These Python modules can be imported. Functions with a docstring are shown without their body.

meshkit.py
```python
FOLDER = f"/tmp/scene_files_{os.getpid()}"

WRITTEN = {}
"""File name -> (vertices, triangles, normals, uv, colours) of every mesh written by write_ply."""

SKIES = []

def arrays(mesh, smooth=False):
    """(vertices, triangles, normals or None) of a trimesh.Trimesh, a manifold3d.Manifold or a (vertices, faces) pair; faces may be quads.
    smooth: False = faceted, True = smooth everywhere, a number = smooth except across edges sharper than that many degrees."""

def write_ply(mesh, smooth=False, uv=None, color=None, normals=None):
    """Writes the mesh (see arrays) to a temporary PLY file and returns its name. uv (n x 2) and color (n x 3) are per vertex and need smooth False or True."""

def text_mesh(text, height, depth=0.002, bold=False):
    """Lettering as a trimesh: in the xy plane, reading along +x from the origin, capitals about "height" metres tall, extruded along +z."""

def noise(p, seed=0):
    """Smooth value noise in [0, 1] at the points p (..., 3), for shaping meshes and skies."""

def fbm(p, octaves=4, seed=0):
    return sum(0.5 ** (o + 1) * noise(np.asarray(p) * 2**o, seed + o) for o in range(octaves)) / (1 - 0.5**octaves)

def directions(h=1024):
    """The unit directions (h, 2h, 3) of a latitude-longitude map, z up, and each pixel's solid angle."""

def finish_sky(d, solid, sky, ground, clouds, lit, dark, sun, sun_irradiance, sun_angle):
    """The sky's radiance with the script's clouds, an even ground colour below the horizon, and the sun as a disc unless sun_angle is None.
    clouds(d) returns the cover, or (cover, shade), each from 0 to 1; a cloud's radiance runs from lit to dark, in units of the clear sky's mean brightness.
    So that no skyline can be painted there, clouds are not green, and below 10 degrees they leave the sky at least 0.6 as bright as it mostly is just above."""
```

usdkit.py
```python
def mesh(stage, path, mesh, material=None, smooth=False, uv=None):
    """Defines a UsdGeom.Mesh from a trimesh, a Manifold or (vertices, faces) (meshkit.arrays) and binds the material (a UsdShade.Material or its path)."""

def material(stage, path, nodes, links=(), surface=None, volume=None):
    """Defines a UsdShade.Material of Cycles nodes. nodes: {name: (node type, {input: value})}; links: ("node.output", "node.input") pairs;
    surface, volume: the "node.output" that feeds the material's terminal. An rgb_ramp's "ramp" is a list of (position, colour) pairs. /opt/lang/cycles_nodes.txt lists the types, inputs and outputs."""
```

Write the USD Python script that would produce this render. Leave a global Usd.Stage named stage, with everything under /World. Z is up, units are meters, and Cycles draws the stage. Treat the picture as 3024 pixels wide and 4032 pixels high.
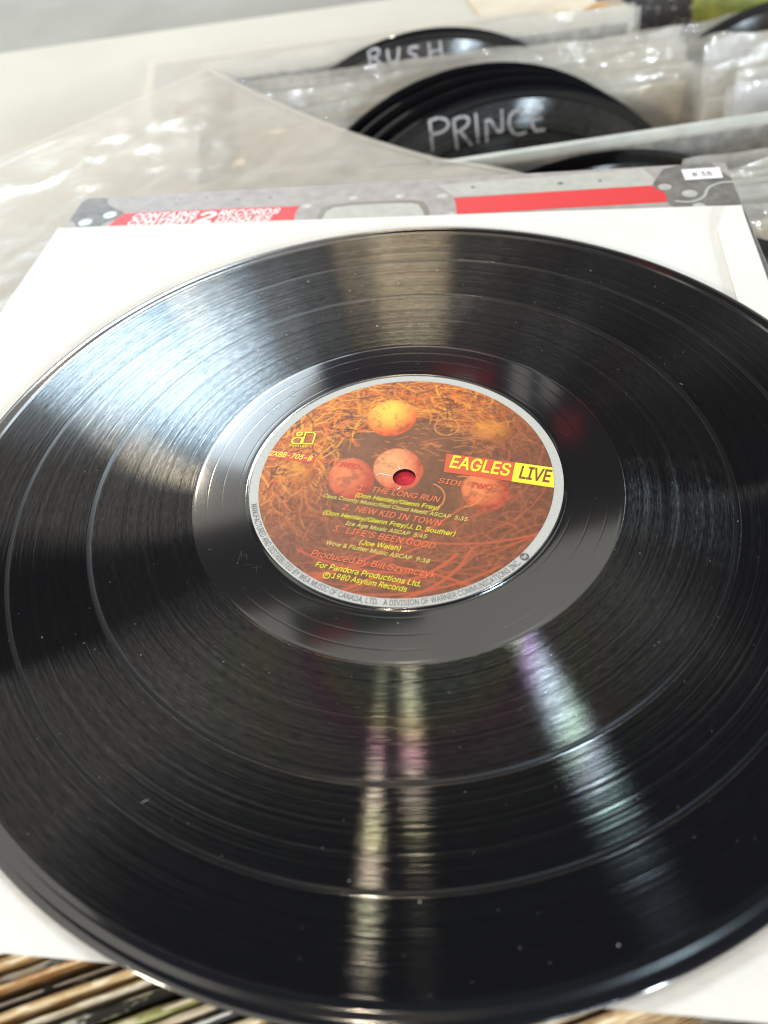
import math, random
import numpy as np, trimesh, usdkit, meshkit
from scipy.ndimage import gaussian_filter, map_coordinates
from shapely.geometry import Polygon, Point
from pxr import Usd, UsdGeom, UsdLux, UsdShade, Gf, Sdf

random.seed(7)
RNG = np.random.default_rng(7)
stage = Usd.Stage.CreateInMemory()
UsdGeom.SetStageUpAxis(stage, UsdGeom.Tokens.z)
UsdGeom.SetStageMetersPerUnit(stage, 1.0)
UsdGeom.Xform.Define(stage, '/World')
UsdGeom.Scope.Define(stage, '/World/Looks')

# ------------------------------------------------------------------ camera
CAM = np.array([-0.00775, -0.17795, 0.18949])
RIGHT = np.array([0.99283, -0.08987, -0.07878])
UP = np.array([0.11952, 0.74659, 0.65446])
FWD = np.array([0.0, 0.65919, -0.75198])
cam = UsdGeom.Camera.Define(stage, '/World/camera')
cam.AddTransformOp().Set(Gf.Matrix4d(*RIGHT, 0, *UP, 0, *(-FWD), 0, *CAM, 1))
cam.CreateFocalLengthAttr(6.86)
cam.CreateHorizontalApertureAttr(6.86 * 3024 / 3199.8)
cam.CreateVerticalApertureAttr(6.86 * 4032 / 3199.8)
cam.CreateFStopAttr(2.2)
cam.CreateFocusDistanceAttr(0.262)
cam.CreateClippingRangeAttr(Gf.Vec2f(0.01, 100))
cam.CreateExposureAttr(0.08)

# ------------------------------------------------------------------ light of the room
mt = usdkit.material
mt(stage, '/World/Looks/room_air', {'b': ('background_shader', {'color': (1.0, 0.95, 0.86), 'strength': 1.4})}, surface='b.background')
dome = UsdLux.DomeLight.Define(stage, '/World/room_light')
UsdShade.MaterialBindingAPI.Apply(dome.GetPrim()).Bind(UsdShade.Material.Get(stage, '/World/Looks/room_air'))
ROOM = 2.4          # ceiling height above the record


def panel(name, x, y, w, h, color, radiance, rot=0.0, z=ROOM - 0.03):
    L = UsdLux.RectLight.Define(stage, '/World/' + name)
    L.AddTranslateOp().Set(Gf.Vec3d(x, y, z))
    L.AddRotateZOp().Set(rot)
    L.CreateWidthAttr(w); L.CreateHeightAttr(h)
    L.CreateColorAttr(Gf.Vec3f(*color)); L.CreateIntensityAttr(radiance)


def spot(name, x, y, r, color, radiance, z=ROOM - 0.03):
    L = UsdLux.DiskLight.Define(stage, '/World/' + name)
    L.AddTranslateOp().Set(Gf.Vec3d(x, y, z))
    L.CreateRadiusAttr(r)
    L.CreateColorAttr(Gf.Vec3f(*color)); L.CreateIntensityAttr(radiance)


COOL = (0.74, 0.89, 1.0)
WARM = (1.0, 0.86, 0.66)
panel('cool_ceiling_panel', -1.14, 3.27, 1.25, 0.70, (0.60, 0.83, 1.0), 50.0, -25)
panel('cool_ceiling_panel_002', -1.35, 3.45, 2.3, 1.2, COOL, 6.0, -25, ROOM - 0.01)
panel('cool_ceiling_panel_001', 0.50, 1.13, 0.10, 0.11, (0.66, 0.86, 1.0), 190.0, -20)
spot('warm_ceiling_lamp', 0.0, 1.13, 0.015, WARM, 950.0)
spot('warm_ceiling_lamp_001', -0.17, 0.70, 0.015, WARM, 950.0)
spot('warm_ceiling_lamp_002', -0.90, 2.45, 0.09, WARM, 55.0)
spot('warm_ceiling_lamp_003', -1.02, 3.95, 0.12, WARM, 90.0)
spot('warm_ceiling_lamp_004', -0.80, 3.90, 0.10, WARM, 90.0)
spot('warm_ceiling_lamp_005', 0.30, 3.75, 0.22, (1.0, 0.80, 0.50), 26.0)
spot('warm_ceiling_lamp_006', 0.06, 4.2, 0.20, (1.0, 0.82, 0.55), 20.0)


def wall_panel(name, at, to, w, h, color, radiance):
    at, to = np.array(at, float), np.array(to, float)
    z = at - to; z /= np.linalg.norm(z)
    x = np.cross((0, 0, 1), z); x /= np.linalg.norm(x)
    y = np.cross(z, x)
    L = UsdLux.RectLight.Define(stage, '/World/' + name)
    L.AddTransformOp().Set(Gf.Matrix4d(*x, 0, *y, 0, *z, 0, *at, 1))
    L.CreateWidthAttr(w); L.CreateHeightAttr(h)
    L.CreateColorAttr(Gf.Vec3f(*color)); L.CreateIntensityAttr(radiance)


# bright shop front behind the photographer, and a warm lamp to the left
wall_panel('shop_front_light', (1.75, -3.3, 1.1), (0.1, 0.3, 0), 0.16, 0.5, COOL, 420.0)
wall_panel('warm_side_light', (-2.3, -2.0, 1.2), (0.1, 0.3, 0), 0.25, 0.25, WARM, 250.0)
for k in range(5):
    spot('cool_ceiling_lamp' + ('_%03d' % k if k else ''), 0.55 + 0.11 * k, -2.4, 0.03, COOL, 300.0, 1.5)

# ------------------------------------------------------------------ helpers
NAMES = {}


def numbered(path):
    n = NAMES.get(path, 0)
    NAMES[path] = n + 1
    return path if n == 0 else '%s_%03d' % (path, n)


def tag(prim, label=None, cat=None, group=None, kind=None):
    for k, v in (('label', label), ('category', cat), ('group', group), ('kind', kind)):
        if v:
            prim.SetCustomDataByKey(k, v)
    return prim


def thing(name, label, cat, loc=(0, 0, 0), rz=0.0, group=None, rx=0.0):
    x = UsdGeom.Xform.Define(stage, numbered('/World/' + name))
    x.AddTranslateOp().Set(Gf.Vec3d(*map(float, loc)))
    if rz:
        x.AddRotateZOp().Set(float(rz))
    if rx:
        x.AddRotateXOp().Set(float(rx))
    return tag(x.GetPrim(), label, cat, group)


def obj(name, mesh, m, parent=None, smooth=False, label=None, kind=None):
    base = str(parent.GetPath()) if parent else '/World'
    me = usdkit.mesh(stage, numbered(base + '/' + name), mesh, LOOK[m] if isinstance(m, str) else m, smooth=smooth)
    tag(me.GetPrim(), label, None, None, kind)
    return me.GetPrim()


def box(x0, x1, y0, y1, z0, z1):
    b = trimesh.creation.box((x1 - x0, y1 - y0, z1 - z0))
    b.apply_translation(((x0 + x1) / 2, (y0 + y1) / 2, (z0 + z1) / 2))
    return b


def revolve(prof, n=256):
    p = np.asarray(prof, float)
    th = np.linspace(0, 2 * np.pi, n, endpoint=False)
    k = len(p)
    v = np.stack([np.outer(np.cos(th), p[:, 0]), np.outer(np.sin(th), p[:, 0]), np.tile(p[:, 1], (n, 1))], -1).reshape(-1, 3)
    f = []
    i = np.arange(n)
    for j in range(k - 1):
        a, b = i * k + j, ((i + 1) % n) * k + j
        f.append(np.stack([a, a + 1, b + 1, b], 1))
    return v, np.concatenate(f)[:, ::-1]


def flat(poly, z, depth=0.00004):
    poly = poly.buffer(0)
    ms = [trimesh.creation.extrude_polygon(g, depth, engine='earcut') for g in getattr(poly, 'geoms', [poly])]
    m = trimesh.util.concatenate(ms)
    m.apply_translation((0, 0, z))
    return m


def mm(pts):
    return [(x / 1000, y / 1000) for x, y in pts]


def chaikin(pts, n=2, closed=True):
    p = np.asarray(pts, float)
    for _ in range(n):
        q = np.roll(p, -1, 0) if closed else p[1:]
        a = p if closed else p[:-1]
        s = np.empty((2 * len(a), p.shape[1]))
        s[0::2] = 0.75 * a + 0.25 * q; s[1::2] = 0.25 * a + 0.75 * q
        p = s if closed else np.vstack([p[:1], s, p[-1:]])
    return p


def strokes(lines, w, z, depth=0.00004):
    from shapely.geometry import LineString
    from shapely.ops import unary_union
    return flat(unary_union([LineString(l).buffer(w / 2, quad_segs=4) for l in lines]), z, depth)


def words(text, cap, a, b=None, slant=0.2, bold=False, z=0.0, angle=None, width=None, depth=0.00003, tall=1.0):
    """Lettering lying flat from point a to point b (metres), stretched to fit."""
    m = meshkit.text_mesh(text, cap, depth, bold)
    lo, hi = m.bounds[0], m.bounds[1]
    v = m.vertices.copy()
    v[:, 0] -= lo[0]
    a = np.asarray(a, float)
    if b is not None:
        d = np.asarray(b, float) - a
        width, angle = float(np.hypot(*d)), math.atan2(d[1], d[0])
    if width:
        v[:, 0] *= width / (hi[0] - lo[0])
    v[:, 0] += slant * v[:, 1]
    v[:, 1] *= tall
    c, s = math.cos(angle or 0), math.sin(angle or 0)
    v[:, :2] = v[:, :2] @ np.array([[c, s], [-s, c]]) + a
    v[:, 2] += z
    m.vertices = v
    return m


def grid(nu, nv, fn, thick=None):
    u, v = np.meshgrid(np.linspace(0, 1, nu), np.linspace(0, 1, nv), indexing='ij')
    P = np.asarray(fn(u, v), float)
    P = np.moveaxis(P, 0, -1) if P.shape[0] == 3 else P
    idx = np.arange(nu * nv).reshape(nu, nv)
    q = np.stack([idx[:-1, :-1], idx[1:, :-1], idx[1:, 1:], idx[:-1, 1:]], -1).reshape(-1, 4)
    return P.reshape(-1, 3), q


# ------------------------------------------------------------------ materials
LOOK = {}


def mat(name, nodes, links, surface):
    LOOK[name] = mt(stage, '/World/Looks/' + name, nodes, links, surface=surface)


def plain(name, color, rough=0.5, **kw):
    mat(name, {'p': ('principled_bsdf', {'base_color': color, 'roughness': rough, **kw})}, [], 'p.BSDF')


def mottled(name, c1, c2, scale=120.0, rough=0.6, bump=0.0, detail=4, stretch=(1, 1, 1), lo=0.35, hi=0.65, **kw):
    nodes = {'g': ('texture_coordinate', {}), 'm': ('mapping', {'scale': stretch}),
             'n': ('noise_texture', {'scale': scale, 'detail': detail, 'roughness': 0.6}),
             'r': ('rgb_ramp', {'ramp': [(0, c1), (lo, c1), (hi, c2), (1, c2)]}),
             'p': ('principled_bsdf', {'roughness': rough, **kw})}
    links = [('g.object', 'm.vector'), ('m.vector', 'n.vector'), ('n.fac', 'r.fac'), ('r.color', 'p.base_color')]
    if bump:
        nodes['b'] = ('bump', {'strength': 1.0, 'distance': bump})
        links += [('n.fac', 'b.height'), ('b.normal', 'p.normal')]
    mat(name, nodes, links, 'p.BSDF')


def film(name, tint, clear, milk, rough=0.12, scale=60.0, shine=0.06, relief=0.0022):
    """Thin clear or milky plastic: part lets light straight through, part scatters, part shines."""
    mat(name, {'g': ('texture_coordinate', {}),
               'n': ('noise_texture', {'scale': scale, 'detail': 3}),
               'b': ('bump', {'strength': 0.8, 'distance': relief}),
               'cl': ('map_range', {'from_min': 0.3, 'from_max': 0.7, 'to_min': clear - 0.12, 'to_max': clear + 0.12}),
               't': ('transparent_bsdf', {'color': (0.97, 0.97, 0.96)}),
               'd': ('diffuse_bsdf', {'color': tint}),
               'tl': ('translucent_bsdf', {'color': tint}),
               'md': ('mix_closure', {'fac': milk}),
               'mx': ('mix_closure', {}),
               'gl': ('glossy_bsdf', {'color': (1, 1, 1), 'roughness': rough}),
               'lw': ('layer_weight', {'blend': 0.5}), 'pw': ('math', {'math_type': 'power', 'value2': 4.0}),
               'fr': ('math', {'math_type': 'multiply_add', 'value2': 0.5, 'value3': shine}),
               'o': ('mix_closure', {})},
        [('g.object', 'n.vector'), ('n.fac', 'b.height'), ('n.fac', 'cl.value'),
         ('d.BSDF', 'md.closure1'), ('tl.BSDF', 'md.closure2'),
         ('md.closure', 'mx.closure1'), ('t.BSDF', 'mx.closure2'), ('cl.result', 'mx.fac'),
         ('b.normal', 'gl.normal'), ('b.normal', 'lw.normal'), ('lw.facing', 'pw.value1'), ('pw.value', 'fr.value1'), ('fr.value', 'o.fac'), ('mx.closure', 'o.closure1'), ('gl.BSDF', 'o.closure2')], 'o.closure')


# vinyl: smooth and grooved
plain('smooth_vinyl', (0.006, 0.006, 0.007), 0.08, ior=1.78)
WHITE_RAIN = [(0, (1, 1, 1)), (1, (1, 1, 1))]


def grooves(name, fine, rlo, rhi, lean, gloss, shine=1.0, rain=None):
  mat(name, {
    'rad': ('attribute', {'attribute': 'radial'}),
    'pol': ('attribute', {'attribute': 'polar'}),
    'sp': ('separate_xyz', {}),
    'ge': ('geometry', {}),
    'dot': ('vector_math', {'math_type': 'dot_product'}),
    'w1': ('math', {'math_type': 'multiply', 'value2': 1100.0}),
    'w2': ('math', {'math_type': 'multiply', 'value2': 330.0}),
    'n1': ('noise_texture', {'dimensions': '1D', 'scale': 1.0, 'detail': 2}),
    'n2': ('noise_texture', {'dimensions': '1D', 'scale': 1.0, 'detail': 3}),
    'bu': ('bump', {'strength': 0.8, 'distance': 0.00006}),
    'th2': ('math', {'math_type': 'multiply', 'value2': 26.0}),
    'r2': ('math', {'math_type': 'multiply', 'value2': 2600.0}),
    'cv': ('combine_xyz', {}),
    'ng': ('noise_texture', {'scale': 1.0, 'detail': 2}),
    'rr': ('map_range', {'from_min': 0.3, 'from_max': 0.7, 'to_min': rlo, 'to_max': rhi}),
    'gr': ('map_range', {'from_min': 0.3, 'from_max': 0.7, 'to_min': 0.88, 'to_max': 1.12}),
    'rg': ('math', {'math_type': 'multiply'}),
    # the fine groove pitch splits light into colours by the angle it is seen at
    'rain': ('rgb_ramp', {'ramp': rain or [(0, (1, 1, 1)), (0.20, (1, 1, 1)), (0.25, (0.86, 0.97, 0.82)), (0.29, (1, 0.90, 0.90)), (0.325, (0.93, 1.0, 0.72)),
                                   (0.36, (1, 0.96, 0.92)), (0.39, (1, 0.90, 0.95)), (0.415, (1, 0.60, 0.88)), (0.44, (1.0, 0.93, 0.66)), (0.47, (0.8, 0.97, 0.82)), (0.53, (0.97, 0.97, 0.95)), (1, (1, 1, 1))]}),
    'g1': ('glossy_bsdf', {'distribution': 'beckmann', 'anisotropy': lean}),
    'df': ('diffuse_bsdf', {'color': (0.005, 0.005, 0.006)}),
    'lw': ('layer_weight', {'blend': 0.5}),
    'pw': ('math', {'math_type': 'power', 'value2': 3.5}),
    'fr': ('math', {'math_type': 'multiply_add', 'value2': 0.40 * shine, 'value3': 0.036 * shine}),
    'p1': ('mix_closure', {}),
    'g2': ('glossy_bsdf', {'distribution': 'beckmann', 'anisotropy': -0.70, 'roughness': 0.112}),
    'p2': ('mix_closure', {}),
    'mx': ('mix_closure', {'fac': fine}),
    'g4': ('map_range', {'from_min': 0.35, 'from_max': 0.65, 'to_min': 0.72, 'to_max': 1.28}),
    'w3': ('math', {'math_type': 'multiply', 'value2': 620.0}), 'n3': ('noise_texture', {'dimensions': '1D', 'scale': 1.0, 'detail': 4, 'roughness': 0.7}),
    'g5': ('map_range', {'from_min': 0.3, 'from_max': 0.7, 'to_min': 0.68, 'to_max': 1.30}), 'g6': ('math', {'math_type': 'multiply'}),
    'rs': ('vector_math', {'math_type': 'scale'}),
    'r3': ('vector_math', {'math_type': 'scale', 'scale': gloss})},
    [('pol.vector', 'sp.vector'),
     ('rad.vector', 'dot.vector1'), ('ge.incoming', 'dot.vector2'), ('dot.value', 'rain.fac'), ('rain.color', 'rs.vector1'), ('ng.fac', 'g4.value'), ('sp.x', 'w3.value1'), ('w3.value', 'n3.w'), ('n3.fac', 'g5.value'), ('g4.result', 'g6.value1'), ('g5.result', 'g6.value2'), ('g6.value', 'rs.scale'), ('rs.vector', 'g1.color'), ('rs.vector', 'r3.vector1'), ('r3.vector', 'g2.color'),
     ('sp.x', 'w1.value1'), ('sp.x', 'w2.value1'), ('w1.value', 'n1.w'), ('w2.value', 'n2.w'),
     ('n1.fac', 'bu.height'), ('bu.normal', 'g1.normal'), ('bu.normal', 'g2.normal'), ('fr.value', 'p2.fac'), ('df.BSDF', 'p2.closure1'), ('g2.BSDF', 'p2.closure2'),
     ('sp.y', 'th2.value1'), ('sp.x', 'r2.value1'),
     ('r2.value', 'cv.x'), ('th2.value', 'cv.y'), ('cv.vector', 'ng.vector'),
     ('n2.fac', 'rr.value'), ('ng.fac', 'gr.value'), ('rr.result', 'rg.value1'), ('gr.result', 'rg.value2'), ('rg.value', 'g1.roughness'), ('lw.facing', 'pw.value1'), ('pw.value', 'fr.value1'), ('fr.value', 'p1.fac'), ('df.BSDF', 'p1.closure1'), ('g1.BSDF', 'p1.closure2'),
     ('rad.vector', 'g1.tangent'), ('rad.vector', 'g2.tangent'),
     ('p1.closure', 'mx.closure1'), ('p2.closure', 'mx.closure2')], 'mx.closure')

grooves('inner_grooves', 0.62, 0.16, 0.22, -0.86, 0.75)
grooves('middle_grooves', 0.94, 0.14, 0.20, -0.875, 0.62)
grooves('outer_grooves', 0.95, 0.14, 0.20, -0.875, 0.55)
grooves('upright_grooves', 0.25, 0.26, 0.32, -0.74, 0.8, 5.0, WHITE_RAIN)
plain('gap_vinyl', (0.005, 0.005, 0.006), 0.24, ior=1.30)
mat('label_print', {'a': ('attribute', {'attribute': 'displayColor'}), 'p': ('principled_bsdf', {'roughness': 0.55, 'specular_ior_level': 0.35})},
    [('a.color', 'p.base_color')], 'p.BSDF')
mottled('label_paper', (0.42, 0.41, 0.38), (0.50, 0.49, 0.46), 1500, 0.6)
plain('yellow_print', (0.80, 0.74, 0.02), 0.55)
plain('pale_yellow_print', (0.70, 0.62, 0.12), 0.55)
plain('orange_print', (0.80, 0.16, 0.05), 0.55)
plain('red_print', (0.58, 0.045, 0.02), 0.55)
plain('banner_orange_print', (0.60, 0.075, 0.014), 0.55)
plain('brown_print', (0.20, 0.035, 0.012), 0.55)
plain('grey_print', (0.10, 0.09, 0.085), 0.6)
plain('worn_paper', (0.75, 0.73, 0.70), 0.7)
plain('etched_line', (0.012, 0.012, 0.011), 0.2)
mottled('dust_grey', (0.30, 0.29, 0.27), (0.55, 0.53, 0.5), 500, 0.8)
# sleeve and jacket
mottled('white_paper', (0.715, 0.682, 0.632), (0.765, 0.738, 0.695), 14, 0.8, 0.002, detail=6, specular_ior_level=0.15)
mottled('jacket_silver_print', (0.30, 0.262, 0.25), (0.385, 0.345, 0.33), 140, 0.55, 0.0, detail=6, specular_ior_level=0.3)
mottled('jacket_pale_print', (0.40, 0.385, 0.35), (0.47, 0.45, 0.41), 200, 0.55, detail=6, specular_ior_level=0.3)
mottled('jacket_dark_print', (0.115, 0.105, 0.10), (0.20, 0.185, 0.17), 160, 0.55, detail=6, specular_ior_level=0.3)
mottled('jacket_rivet_print', (0.33, 0.31, 0.29), (0.55, 0.53, 0.49), 420, 0.4)
plain('jacket_line_print', (0.42, 0.41, 0.39), 0.4)
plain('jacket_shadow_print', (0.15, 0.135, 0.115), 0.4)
plain('jacket_red_print', (0.66, 0.030, 0.035), 0.55, specular_ior_level=0.3)
plain('jacket_white_print', (0.80, 0.75, 0.72), 0.4)
mottled('felt_red', (0.55, 0.015, 0.03), (0.75, 0.03, 0.05), 900, 0.9)
plain('sticker_white', (0.80, 0.79, 0.77), 0.6)
plain('marker_black', (0.05, 0.05, 0.055), 0.6)
mat('chalk_marker', {'g': ('texture_coordinate', {}), 'n': ('noise_texture', {'scale': 260.0, 'detail': 4}), 'r': ('map_range', {'from_min': 0.36, 'from_max': 0.5, 'to_min': 0.25, 'to_max': 1.0, 'clamp': True}),
                     'p': ('principled_bsdf', {'base_color': (0.46, 0.46, 0.49), 'roughness': 0.75})}, [('g.object', 'n.vector'), ('n.fac', 'r.value'), ('r.result', 'p.alpha')], 'p.BSDF')
# film
film('bag_film', (0.62, 0.56, 0.485), 0.54, 0.4, 0.20, 70, 0.025, 0.0009)
film('sleeve_film', (0.66, 0.63, 0.58), 0.55, 0.35, 0.06, 150, 0.07)
film('milky_film', (0.70, 0.70, 0.71), 0.45, 0.35, 0.06, 150, 0.08)
# setting
mottled('counter_white', (0.51, 0.475, 0.412), (0.56, 0.525, 0.46), 6, 0.9, specular_ior_level=0.1)
mottled('table_grey', (0.225, 0.21, 0.185), (0.265, 0.25, 0.222), 5, 0.9, specular_ior_level=0.1)
plain('ceiling_pale', (0.62, 0.59, 0.54), 0.9)
plain('ceiling_dark', (0.035, 0.045, 0.07), 0.9)
plain('beam_dark', (0.05, 0.045, 0.04), 0.8)
plain('beam_pale', (0.62, 0.56, 0.46), 0.8)

# ------------------------------------------------------------------ setting
TABLE = -0.335
s = obj('display_table', box(-3.0, 3.0, -2.0, 3.0, TABLE - 0.03, TABLE), 'table_grey'); tag(s, kind='structure')
ROT = 3.2


def rotz(m, deg, about=(0, 0)):
    m.apply_transform(trimesh.transformations.rotation_matrix(math.radians(deg), (0, 0, 1), (*about, 0)))
    return m


t = thing('white_counter', 'white raised counter behind and left of the record rows', 'counter', (0, 0, 0), ROT)
obj('counter_top', flat(Polygon([(-1.6, 0.16), (-0.085, 0.16), (-0.085, 0.56), (0.20, 0.56), (0.20, 0.672), (-1.6, 0.672)]), -0.09, 0.023), 'counter_white', t)
obj('counter_front', flat(Polygon([(-1.6, 0.18), (-0.095, 0.18), (-0.095, 0.575), (0.19, 0.575), (0.19, 0.65), (-1.6, 0.65)]), TABLE + 0.0005, -TABLE - 0.092), 'counter_white', t)

# the ceiling that the black vinyl mirrors
for nm, x0, x1, y0, y1, z0, m in (('ceiling_beam', -8, 8, 1.88, 2.15, ROOM - 0.10, 'beam_dark'), ('ceiling_beam', 0.25, 8, 2.153, 2.6, ROOM - 0.08, 'beam_dark'),
                                  ('ceiling_beam', -8, 8, 3.9, 4.0, ROOM - 0.05, 'beam_pale'), ('ceiling_beam', 0.3, 8, 4.6, 5.2, ROOM - 0.10, 'beam_pale'),
                                  ('ceiling', -1.3, 8, -6, 1.12, ROOM, 'ceiling_dark'), ('ceiling', 1.1, 8, 1.123, 1.7, ROOM, 'ceiling_dark')):
    s = obj(nm, rotz(box(x0, x1, y0, y1, z0, ROOM + 0.2), 9.0, (0, 1.8)), m); tag(s, kind='structure')
for x0, y0, wd, an in ((1.0, 2.9, 0.35, 24), (0.9, 3.6, 0.5, 30), (-4.5, 1.75, 0.18, 4)):
    s = obj('ceiling_beam', rotz(box(x0, x0 + (4.0 if x0 > 0 else 3.2), y0, y0 + wd, ROOM - 0.06, ROOM + 0.1), an, (x0, y0)), 'beam_dark'); tag(s, kind='structure')

# things hanging in the shop that the shiny run-out area mirrors
plain('sign_violet', (0.035, 0.02, 0.045), 0.7)
plain('sign_red', (0.42, 0.02, 0.03), 0.7)
plain('sign_white', (0.70, 0.68, 0.66), 0.7)
plain('sign_green', (0.02, 0.06, 0.045), 0.7)


def hanging(name, label, az, el, dist, parts):
    a, e = math.radians(az), math.radians(el)
    p = dist * np.array((math.cos(a) * math.cos(e), math.sin(a) * math.cos(e), math.sin(e)))
    t = thing(name, label, 'sign', p, az - 90)
    for k, (nm, x0, x1, z0, z1, m) in enumerate(parts):
        obj(nm, box(x0, x1, -0.004 - 0.003 * k, 0.004, z0, z1), m, t)


hanging('hanging_sign', 'dark violet hanging sign with red and white fields, mirrored beyond the label', 80, 38.5, 2.0,
        [('panel', -0.42, 0.30, -0.12, 0.16, 'sign_violet'), ('field', -0.10, 0.06, -0.03, 0.12, 'sign_red'), ('field', -0.05, 0.01, 0.02, 0.08, 'sign_white'),
         ('field', 0.11, 0.16, -0.08, 0.13, 'sign_white'), ('field', 0.19, 0.24, -0.10, 0.10, 'sign_white')])
hanging('hanging_sign', 'small red pennant hanging sign, mirrored in the right of the run-out', 70, 42, 2.0, [('panel', -0.03, 0.04, -0.04, 0.06, 'sign_red')])
hanging('hanging_sign', 'dark green hanging sign with a red field, mirrored below the label', 98, 57, 2.0,
        [('panel', -0.14, 0.22, -0.10, 0.09, 'sign_green'), ('field', -0.10, 0.02, 0.0, 0.085, 'sign_red')])

def groove_data(prim, M=np.eye(3)):
    """Which way the grooves face: the direction from the spindle outward, and each point's radius and angle."""
    me = UsdGeom.Mesh(prim)
    p = np.array(me.GetPointsAttr().Get())
    r = np.hypot(p[:, 0], p[:, 1])
    d = np.stack([p[:, 0] / r, p[:, 1] / r, 0 * r], 1) @ np.asarray(M).T
    pv = UsdGeom.PrimvarsAPI(me)
    pv.CreatePrimvar('radial', Sdf.ValueTypeNames.Float3Array, 'vertex').Set([Gf.Vec3f(*map(float, c)) for c in d])
    pv.CreatePrimvar('polar', Sdf.ValueTypeNames.Float3Array, 'vertex').Set([Gf.Vec3f(float(a), float(abs(b)), 0) for a, b in zip(r, np.arctan2(p[:, 1], p[:, 0]))])


# ------------------------------------------------------------------ the record
REC = thing('vinyl_record', 'large glossy black vinyl record with orange nest picture label lying flat on white inner sleeve', 'record')


def z_top(r):                                     # mm
    z = 1.76
    for g, hw, dp in ((100.0, 1.1, 0.03), (124.6, 1.1, 0.03), (67.4, 0.7, 0.012), (53.2, 0.25, 0.007), (58.5, 0.25, 0.007), (63.2, 0.25, 0.007)):
        z -= dp * max(0.0, 1 - abs(r - g) / hw)
    return z


prof = [(3.65, 0.7), (3.65, 1.86), (3.8, 1.93), (49.9, 1.93), (50.2, 1.80), (50.9, 1.72)]
r = 51.2
while r < 145.4:
    near = min(abs(r - g) for g in (100.0, 124.6, 67.4, 53.2, 58.5, 63.2))
    prof.append((r, z_top(r)))
    r += 0.14 if near < 1.7 else 1.0
prof += [(145.4, 1.76), (146.3, 1.70), (147.0, 1.71), (148.4, 1.98), (149.3, 2.03), (150.1, 1.98), (150.6, 1.80), (150.9, 1.55), (151.0, 1.3), (150.9, 1.02), (150.5, 0.80), (149.8, 0.70), (3.65, 0.70)]
obj('disc', revolve(np.array(prof) / 1000, 360), 'smooth_vinyl', REC, smooth=25)
for (a, b), gm in zip(((67.9, 99.3), (100.7, 124.0), (125.2, 145.2)), ('inner_grooves', 'middle_grooves', 'outer_grooves')):
    n = int((b - a) / 0.8)
    p = [(a, 1.70), (a + 0.12, 1.785)] + [(a + 0.3 + (b - a - 0.6) * k / n, 1.79) for k in range(n + 1)] + [(b - 0.12, 1.785), (b, 1.70)]
    groove_data(obj('track_band', revolve(np.array(p) / 1000, 360), gm, REC, smooth=True))
for a, b in ((99.3, 100.7), (124.0, 125.2)):
    c = (a + b) / 2
    obj('track_gap', revolve(np.array([(a - 0.2, 1.70), (a + 0.1, 1.772), (c, 1.755), (b - 0.1, 1.772), (b + 0.2, 1.70)]) / 1000, 360), 'gap_vinyl', REC, smooth=True)


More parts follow.
